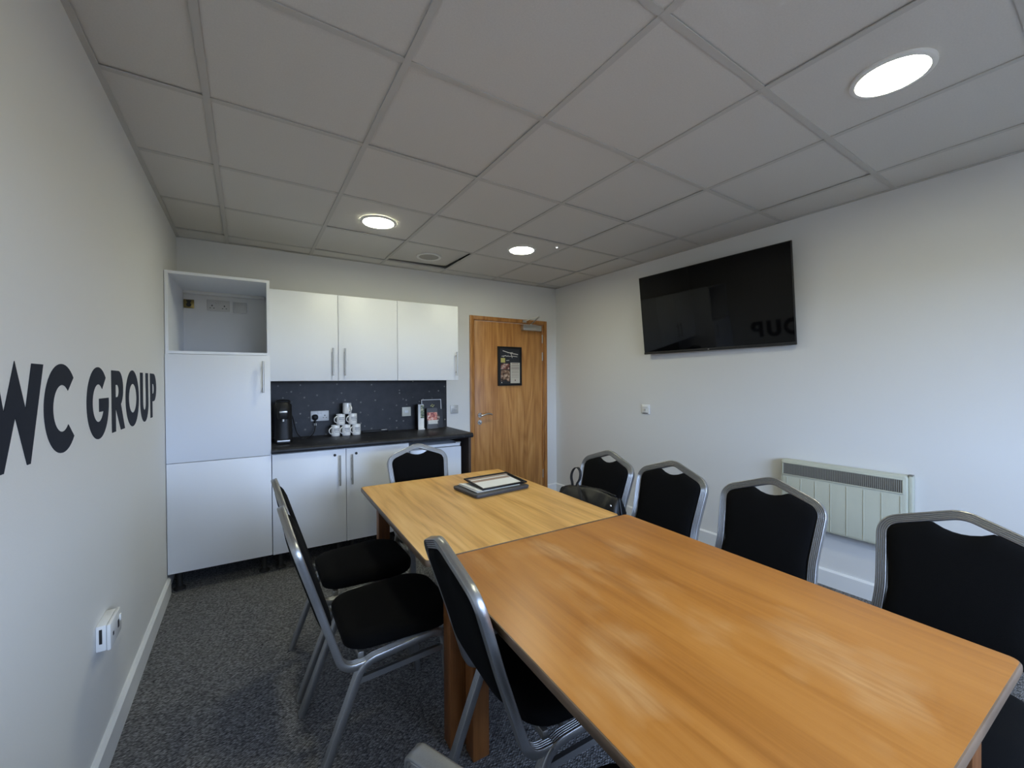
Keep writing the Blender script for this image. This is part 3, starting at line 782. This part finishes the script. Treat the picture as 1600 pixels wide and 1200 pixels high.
# ------------------------------------------------------------------ wall lettering
def arc(cx, cz, r, a0, a1, n=28, rz=None):
    rz = rz or r
    return [(cx + r * math.cos(math.radians(a0 + (a1 - a0) * i / n)), cz + rz * math.sin(math.radians(a0 + (a1 - a0) * i / n))) for i in range(n + 1)]
sign = thing('wall_lettering', (0, 0, 0), PI / 2, 'large dark capital letters WC GROUP on the left wall', 'lettering')
def letter(polys, holes=()):
    """polygon with holes, 0.9 mm thick, on the left wall; x runs along the wall"""
    cu = bpy.data.curves.new('letter_outline', 'CURVE'); cu.dimensions = '2D'; cu.fill_mode = 'BOTH'; cu.extrude = .00045
    for pl in list(polys) + list(holes):
        sp = cu.splines.new('POLY'); sp.points.add(len(pl) - 1); sp.use_cyclic_u = True
        for q, pt in zip(pl, sp.points): pt.co = (q[0], q[1], 0, 1)
    tmp = bpy.data.objects.new('tmp', cu)
    me = bpy.data.meshes.new_from_object(tmp)
    bpy.data.objects.remove(tmp)
    me.name = 'letter'
    me.transform(Matrix.Translation((0, -.0008, 0)) @ Matrix.Rotation(PI / 2, 4, 'X'))
    me.materials.clear(); me.materials.append(M['vinyl'])
    o = bpy.data.objects.new('letter', me); COL.objects.link(o); o.parent = sign
    return o
T_, Bt = 1.4175, 1.1735
letter([[(-.168, T_), (-.097, T_), (-.0605, 1.306), (-.0075, 1.420), (.0445, 1.308), (.080, T_), (.149, T_), (.067, Bt), (.048, Bt), (-.008, 1.292), (-.064, Bt), (-.083, Bt)]])
cz = 1.297
letter([arc(.2755, cz, .1265, 44, 316, 40) + arc(.2755, cz, .0665, 316 - 4, 44 + 4, 34)])
letter([arc(.6135, cz, .1275, 45, 367, 44) + [(.620, 1.3125), (.620, 1.265), (.676, 1.265)] + arc(.6135, cz, .0665, 330, 48, 34)])
letter([[(.781, T_)] + arc(.884, 1.3445, .074, 90, -62, 18, .073) + [(.981, Bt), (.914, Bt), (.838, 1.268), (.838, Bt), (.781, Bt)]],
       [[(.840, 1.360)] + arc(.862, 1.3355, .025, 90, -90, 12, .0245) + [(.840, 1.311)]])
letter([arc(1.128, cz, .1285, 0, 360, 56)[:-1]], [arc(1.132, cz, .074, 0, 360, 48, .066)[:-1]])
letter([[(1.289, 1.4185), (1.353, 1.4185)] + arc(1.3865, 1.263, .0335, 180, 360, 18, .034) + [(1.42, 1.4185), (1.484, 1.4185)] + arc(1.3865, 1.262, .0975, 0, -180, 26, .094)])
letter([[(1.535, 1.419)] + arc(1.634, 1.341, .077, 90, -90, 20) + [(1.594, 1.264), (1.594, 1.176), (1.535, 1.176)]], [[(1.597, 1.361)] + arc(1.614, 1.334, .027, 90, -90, 12) + [(1.597, 1.307)]])

# ------------------------------------------------------------------ television
tv = thing('television', RW(-.520, -.05, 1.606), TR + .020, 'large black wall television tilted down on the right wall', 'television')
TW, TH = 1.246, .702
tilt = math.asin(.082 / TH)
def tvx(o):
    o.data.transform(Matrix.Rotation(tilt, 4, 'X')); return o
tvx(boxpart('housing', 'blackmatt', tv, (-TW / 2, -.004, 0, TW / 2, .012, TH), (-TW * .36, .012, .05, TW * .36, .038, TH * .55), bev=.003))
tvx(boxpart('screen', 'tvscreen', tv, (-TW / 2 + .006, -.0055, .018, TW / 2 - .006, -.0042, TH - .006)))
tvx(boxpart('bottom_bezel', 'blackmatt', tv, (-TW / 2, -.008, -.004, TW / 2, .010, .016), bev=.002))
tvx(boxpart('logo', 'steel', tv, (-.006, -.0088, .004, .006, -.0078, .010)))
tvx(boxpart('hinge_plate', 'black', tv, (-.25, .012, .42, .25, .03, .62)))
boxpart('wall_bracket', 'black', tv, (-.22, .030, .30, .22, .0435, .50), (-.22, -.03, .42, -.19, .030, .45), (.19, -.03, .42, .22, .030, .45))

# ------------------------------------------------------------------ panel heater
ht = thing('panel_heater', RW(0.345, 0, .37), TR, 'cream panel heater with a dark top grille low on the right wall', 'heater')
HW, HH, HD = .655, .437, .075
hx0 = -HW / 2
def hpanel(bm):
    outer = rrect(HW, HH, .018, 5, 0, HH / 2)
    rings_solid(bm, [[(x, -.012, z) for x, z in outer], [(x, -HD + .012, z) for x, z in outer]] + [[(x * (1 - 2 * s / HW), -HD + q, (z - HH / 2) * (1 - 2 * s / HH) + HH / 2) for x, z in outer] for q, s in ((.004, .003), (.0, .010))])
part('casing', 'heater', ht, hpanel)
boxpart('grille_recess', 'heater_dark', ht, (hx0 + .020, -HD - .0012, HH - .098, -hx0 - .022, -HD + .002, HH - .026), bev=.002)
boxpart('grille_rim', 'heater', ht, (hx0 + .012, -HD - .005, HH - .106, -hx0 - .014, -HD, HH - .099), (hx0 + .012, -HD - .005, HH - .025, -hx0 - .014, -HD, HH - .018), (hx0 + .012, -HD - .005, HH - .099, hx0 + .0195, -HD, HH - .025), (-hx0 - .0215, -HD - .005, HH - .099, -hx0 - .014, -HD, HH - .025), bev=.002)
slat_bm = bmesh.new(); bx(slat_bm, -.0016, -HD - .0045, HH - .098, .0016, -HD - .0012, HH - .026)
sl0 = mesh_obj('grille_slat', slat_bm, 'slat', ht)
NS = 66
for k in range(NS):
    s_ = sl0 if k == 0 else sl0.copy()
    if k: COL.objects.link(s_); s_.parent = ht
    s_.location.x = hx0 + .026 + k * (HW - .054) / (NS - 1)
rb = bmesh.new(); bx(rb, -.0028, -HD - .0025, .012, .0028, -HD + .001, HH - .118, bev=.0015, seg=1)
rb0 = mesh_obj('pressed_rib', rb, 'heater', ht)
for k in range(8):
    s_ = rb0 if k == 0 else rb0.copy()
    if k: COL.objects.link(s_); s_.parent = ht
    s_.location.x = hx0 + .040 + k * .0838
boxpart('wall_bracket', 'grey_plate', ht, (hx0 + .05, -.012, .05, -hx0 - .05, 0, HH - .06))
boxpart('control_box', 'heater', ht, (-hx0 + .0005, -.055, .10, -hx0 + .018, -.004, HH - .002), bev=.004)
boxpart('control_slot', 'heater_dark', ht, (-hx0 - .005, -.045, HH - .002, -hx0 + .016, -.012, HH + .004), bev=.001)

# ------------------------------------------------------------------ tables
def table(name, cx, cy, rz, w, l, top, h, label, inset=.140, insy=.040, insr=.184, near=.030):
    t = thing(name, (cx, cy, 0), rz, label, 'table')
    th = .026
    out = rrect(w, l, .022, 6)
    ins = rrect(w - .010, l - .010, .018, 6)
    part('tabletop', top, t, lambda bm: rings_solid(bm, [[(x, y, z) for x, y in ins] for z in (h - th + .002, h)]))
    def edge(bm):
        prof = [(.005, -.0004), (.0025, -.0012), (.0006, -.005), (0, -.011), (0, -th + .008), (.0015, -th + .002), (.005, -th)]
        rings_solid(bm, [[(x * (1 - 2 * s / w), y * (1 - 2 * s / l), h + z) for x, y in out] for s, z in prof], False, False)
    part('edge_lipping', 'lipping', t, edge)
    ix, iy = w / 2 - inset, l / 2 - insy
    XS = {-1: -ix, 1: w / 2 - insr}
    YS = {-1: -(iy - near / 2), 1: iy}
    YL_ = lambda sx, sy: -(iy - near) if (sx, sy) == (1, -1) else sy * iy
    for sx in (-1, 1):
        for sy in (-1, 1):
            boxpart('leg', 'tableleg', t, (XS[sx] - .033, YL_(sx, sy) - .033, 0, XS[sx] + .033, YL_(sx, sy) + .033, h - th + .002), bev=.004)
    for sx in (-1, 1):
        boxpart('apron', 'tableleg', t, (XS[sx] - .011, YL_(sx, -1) + .033, h - th - .065, XS[sx] + .011, YS[1] - .033, h - th + .0015))
    for sy in (-1, 1):
        boxpart('apron', 'tableleg', t, (XS[-1] + .033, YS[sy] - .011, h - th - .065, XS[1] - .033, YS[sy] + .011, h - th + .0015))
    return t
TH_ = .73
table('meeting_table', 1.456, -.643, math.radians(-2.2), .950, 1.195, 'table_near', TH_, 'worn orange wooden table with pale scuffs, nearest the camera')
table('meeting_table', 1.4665, .558, math.radians(-2.1), .955, 1.196, 'table_far', TH_ - .0015, 'paler wooden table at the far end carrying the laptop', .125, .04, .19, 0.0)

# things on the far table
lt = thing('laptop', (1.648, .690, TH_ - .001), math.radians(4.5), 'closed dark grey laptop lying on the far table', 'laptop')
part('base', 'laptop', lt, lambda bm: rings_solid(bm, [[(x, y, z) for x, y in rrect(.372 - 2 * s, .262 - 2 * s, .016, 5)] for z, s in ((0, .008), (.003, .002), (.0105, 0), (.012, .001))]))
part('lid', 'laptop', lt, lambda bm: rings_solid(bm, [[(x, y, z) for x, y in rrect(.374 - 2 * s, .264 - 2 * s, .016, 5)] for z, s in ((.0128, .001), (.0145, 0), (.019, .001), (.0205, .004))]))
part('hinge', 'black', lt, lambda bm: cyl(bm, (-.13, .128, .0118), (.13, .128, .0118), .0045, n=12))
zt = TH_ - .001 + .0208
pp = thing('paper_stack', (1.655, .705, zt), math.radians(3), 'loose white papers sticking out under the black frame on the laptop', 'paper')
def sheet(dz, sx, sy, rot, curl):
    def f(bm):
        n = 12; W, D = .297, .21
        rows = []
        for k in range(2):
            rows.append([[bm.verts.new(((-W / 2 + W * i / n) + sx, -D / 2 + D * j / 4 + sy, dz + k * .0006 + curl * max(0, (3 - i) / 3) ** 2 * .012)) for i in range(n + 1)] for j in range(5)])
        for k in range(2):
            for j in range(4):
                for i in range(n):
                    q = (rows[k][j][i], rows[k][j][i + 1], rows[k][j + 1][i + 1], rows[k][j + 1][i])
                    bm.faces.new(q if k else q[::-1])
        ring = lambda k: rows[k][0] + [r[-1] for r in rows[k][1:]] + rows[k][-1][::-1][1:] + [r[0] for r in rows[k][1:-1]][::-1]
        a, b = ring(0), ring(1)
        for i in range(len(a)): bm.faces.new((a[i], a[(i + 1) % len(a)], b[(i + 1) % len(b)], b[i]))
        bmesh.ops.rotate(bm, verts=bm.verts[:], cent=(0, 0, 0), matrix=Matrix.Rotation(rot, 3, 'Z'))
    return f
part('sheet', 'paper', pp, sheet(.0002, -.012, .0, .02, .0)); part('sheet', 'paper', pp, sheet(.0012, -.018, -.004, -.02, .35)); part('sheet', 'paper', pp, sheet(.0022, -.010, .004, .0, .6))
pf = thing('document_frame', (1.690, .715, zt + .0055), math.radians(2), 'black rimmed frame holding a white sheet on top of the laptop papers', 'frame')
pf.rotation_euler = (math.radians(4.5), 0, math.radians(2))
pf.location.z += .008
FW, FD = .31, .225
boxpart('rim', 'black', pf, (-FW / 2, -FD / 2, 0, -FW / 2 + .013, FD / 2, .009), (FW / 2 - .013, -FD / 2, 0, FW / 2, FD / 2, .009), (-FW / 2 + .013, -FD / 2, 0, FW / 2 - .013, -FD / 2 + .013, .009), (-FW / 2 + .013, FD / 2 - .013, 0, FW / 2 - .013, FD / 2, .009), bev=.002)
boxpart('backing', 'black', pf, (-FW / 2 + .013, -FD / 2 + .013, .0005, FW / 2 - .013, FD / 2 - .013, .003))
boxpart('sheet', 'paper', pf, (-FW / 2 + .018, -FD / 2 + .018, .003, FW / 2 - .030, FD / 2 - .045, .0042))
boxpart('reflection_strip', 'brown_reflection', pf, (-FW / 2 + .020, FD / 2 - .095, .0042, FW / 2 - .034, FD / 2 - .060, .0046))  # painted reflection across the back of the sheet, not printing
boxpart('upper_reflection', 'brown_reflection', pf, (-FW / 2 + .014, FD / 2 - .042, .003, FW / 2 - .016, FD / 2 - .016, .0040))  # same brown reflection, painted on the backing above the sheet

# ------------------------------------------------------------------ chairs
TWd, TTk = .031, .025                        # ribbed face width, tube thickness
def ribbed_profile():
    hw, ht_ = TWd / 2, TTk / 2
    def face(sgn):
        pts = []
        n = 4
        for k in range(n):
            c = -hw + TWd * (k + 1) / (n + 1)
            pts += [(c - .0019, ht_), (c, ht_ - .0027), (c + .0019, ht_)]
        pts = [(-hw + .0022, ht_)] + pts + [(hw - .0022, ht_)]
        return pts
    top = face(1)
    return [(-hw, -ht_ + .0022), (-hw, ht_ - .0022)] + top + [(hw, ht_ - .0022), (hw, -ht_ + .0022)] + [(-x, -y) for x, y in top]
RIB = ribbed_profile()
RIB = RIB[::-1]
YL = lambda z: -.192 - .314 * (z - .491)     # rearward lean of the back
LT = Vector((0, -.314, 1)).normalized(); NP = Vector((0, 1, .314)).normalized()
def back_path():
    q = [(.196, .44), (.185, .62), (.203, .838), (0, .9115)]
    side = [Vector((x, YL(z), z)) for x, z in q]
    zb = .388
    low = [Vector((.196, -.070, zb)), Vector((.196, YL(zb), zb))]
    pts = low + side + [Vector((-v.x, v.y, v.z)) for v in side[:-1][::-1]] + [Vector((-v.x, v.y, v.z)) for v in low[::-1]]
    pts.pop(2); pts.pop(-3)
    rad = [0, .055, .5, .062, .085, .062, .5, .055, 0]
    return fillet(pts, rad, 10)
def back_n(i, p, t):
    if p.z < .50 and abs(t.x) < .2:
        n = t.cross(Vector((1, 0, 0)))
        return n if n.dot(NP) > -.05 and (n.y + n.z) > 0 else -n
    return NP
def side_path(sx):
    x = sx * .200
    return [Vector((x, -.250, .0)), Vector((x, -.095, .395)), Vector((x, .205, .418)), Vector((x, .243, .0))]
def leg_n(i, p, t):
    return t.cross(Vector((1, 0, 0)))
def pad_outline():
    z0 = .515
    pts = []
    L_ = [(.172, z0 + .03), (.166, .62), (.1735, .70), (.184, .79), (.1845, .812), (.176, .8295), (.150, .8425), (.085, .866), (.070, .868), (.045, .856), (.020, .8495), (0, .848)]
    bot = [(0, z0 - .014), (.06, z0 - .012), (.12, z0 - .006), (.155, z0 + .004), (.169, z0 + .018)]
    r = bot + L_
    full = r + [(-x, z) for x, z in r[1:-1][::-1]]
    return full
def make_chair():
    t = thing('banquet_chair', cat='chair', group='black and silver banquet chairs round the tables', label='x')
    part('back_frame', 'frame', t, lambda bm: sweep(bm, back_path(), RIB, back_n), 50)
    def pad(bm):
        ol = pad_outline()
        cx_, cz_ = 0, .68
        def ring(s, n):
            out = []
            for x, z in ol:
                dd = math.hypot(x, z - cz_); k = max(0.0, 1 - s / max(dd, .02))
                xx, zz = x * k, cz_ + (z - cz_) * k
                p = Vector((xx, YL(zz), zz)) + NP * n
                out.append(p)
            return out
        rings_solid(bm, [ring(.045, -.020), ring(.020, -.017), ring(.006, -.012), ring(0, -.006), ring(0, .008), ring(.006, .016), ring(.022, .022), ring(.05, .026)])
    part('backrest', 'fabric', t, pad, 60)
    def seat(bm):
        def ol(s):
            w0, w1, y0, y1 = .375 - 2 * s, .425 - 2 * s, -.145 + s, .275 - s
            base = rrect(1, 1, [.27, .27, .20, .20], 9)
            out = []
            for x, y in base:
                v = y + .5
                out.append((x * (w0 + (w1 - w0) * min(1, v * 1.4)), y0 + (y1 - y0) * v))
            return out
        rings_solid(bm, [[(x, y, z) for x, y in ol(s)] for z, s in ((.424, .012), (.428, .002), (.440, 0), (.458, 0), (.468, .006), (.475, .020), (.479, .045), (.481, .09))])
    part('seat', 'fabric', t, seat, 60)
    for sx in (-1, 1):
        full = fillet(side_path(sx), [0, .07, .055, 0], 10)
        # rear leg, rail, front leg out of one bent tube
        k0 = 6; k1 = len(full) - 1 - 6
        segs = (('leg', full[:k0 + 1]), ('seat_rail', full[k0:k1 + 1]), ('leg', full[k1:]))
        for nm, pth in segs:
            lg = part(nm, 'frame', t, lambda bm: sweep(bm, pth, RIB, leg_n), 50)
            if nm == 'leg':
                foot = pth[0] if pth[0].z < pth[-1].z else pth[-1]
                part('glide', 'blackmatt', lg, lambda bm: bx(bm, foot.x - .0145, foot.y - .012, 0.0, foot.x + .0145, foot.y + .012, .006, bev=.002))
        part('stretcher', 'frame', t, lambda bm: sweep(bm, [Vector((sx * .200, -.110, .335)), Vector((sx * .200, .222, .345))], [(-.007, -.010), (.007, -.010), (.007, .010), (-.007, .010)], lambda i, p, q: (0, 0, 1)))
    for y, z in ((-.098, .408), (.150, .410)):
        part('cross_bar', 'frame', t, lambda bm: bx(bm, -.19, y - .010, z - .008, .19, y + .010, z + .016, bev=.003))
    return t
ch0 = make_chair()
CH = [  # x, y, facing (degrees, 0 = +y), label
    (.868, .765, -90, 'black and silver chair on the left side, furthest from the camera'),
    (.866, .270, -90, 'second black and silver chair on the left side, fully in view with its legs'),
    (1.222, -.346, -94.2, 'black and silver chair pushed against the near table, its back leaning over the table edge'),
    (.976, -.957, -76, 'black and silver chair at the bottom edge, only its top rail showing'),
    (2.040, .430, 90, 'black and silver chair holding the black handbag'),
    (2.080, -.003, 90, 'black and silver chair right of the handbag chair, left of the heater'),
    (2.105, -.505, 92, 'black and silver chair in front of the left end of the heater'),
    (2.125, -1.065, 88, 'largest-looking black and silver chair at the right edge of the photo'),
    (1.440, 1.085, 178, 'black and silver chair at the far end of the tables, before the base cabinets'),
]
for k, (x, y, a, lab) in enumerate(CH):
    c = ch0 if k == 0 else copy_tree(ch0)
    c.location = (x, y, 0); c.rotation_euler = (0, 0, math.radians(a)); c['label'] = lab

# ------------------------------------------------------------------ handbag
bag = thing('handbag', (2.075, .328, .4815), math.radians(90 + 4), 'black leather handbag with loop handles resting on the far right chair', 'bag')
def bag_body(bm):
    rings = []
    for z, w, d_, y in ((0, .40, .150, 0), (.006, .43, .17, 0), (.05, .47, .19, 0), (.12, .475, .19, 0), (.18, .465, .160, -.005), (.230, .45, .105, -.01), (.258, .435, .055, -.012), (.268, .425, .03, -.012)):
        rr = []
        for i in range(48):
            t = 2 * PI * i / 48
            cx_, sy_ = math.cos(t), math.sin(t)
            e = .55
            x = w / 2 * math.copysign(abs(cx_) ** e, cx_); yv = d_ / 2 * math.copysign(abs(sy_) ** e, sy_) + y
            wob = (.007 * math.sin(5 * t + z * 30) + .005 * math.sin(11 * t - z * 45)) * (z > .02)
            sag = (-.050 * max(0, x / .24) ** 2 - .012 * max(0, -x / .24) ** 2) * (z / .25) - .007 * math.sin(x * 26) * (z / .25)
            rr.append((x, yv + wob, z + sag))
        rings.append(rr)
    rings_solid(bm, rings)
part('body', 'leather', bag, bag_body, 80)
part('zip', 'blackmatt', bag, lambda bm: tube(bm, smooth_curve([(-.19, -.012, .262), (-.08, -.012, .270), (0, -.012, .269), (.08, -.012, .262), (.17, -.012, .240)], 6), .004, 8))
STRAP = [(-.009, -.002), (.009, -.002), (.009, .002), (-.009, .002)]
loop = [Vector((.122 + .036 * math.cos(a), -.030 - .012 * math.sin(a), .312 + .047 * math.sin(a))) for a in [math.radians(-52 + 284 * k / 36) for k in range(37)]]
loop = [Vector((.138, -.018, .250))] + loop + [Vector((.106, -.018, .250))]
part('handle', 'blackmatt', bag, lambda bm: sweep(bm, loop, STRAP, lambda i, p, t: t.cross(Vector((0, 1, 0)))))
part('handle', 'blackmatt', bag, lambda bm: sweep(bm, smooth_curve([(.06, .01, .258), (.035, .045, .285), (0, .075, .280), (-.035, .098, .245), (-.055, .112, .19), (-.058, .114, .13), (-.035, .112, .09), (-.005, .108, .11), (.01, .104, .15)], 8), STRAP, lambda i, p, t: (0, 1, .5)))
part('side_seam', 'leather', bag, lambda bm: tube(bm, smooth_curve([(-.215, -.01, .250), (-.236, 0, .18), (-.246, 0, .10), (-.240, 0, .04)], 6), .005, 8))
part('stud', 'chrome', bag, lambda bm: lathe(bm, [(0, .005), (.004, .004), (.0065, 0), (.0065, -.004), (0, -.004)], 14, (-.205, .048, .226)))
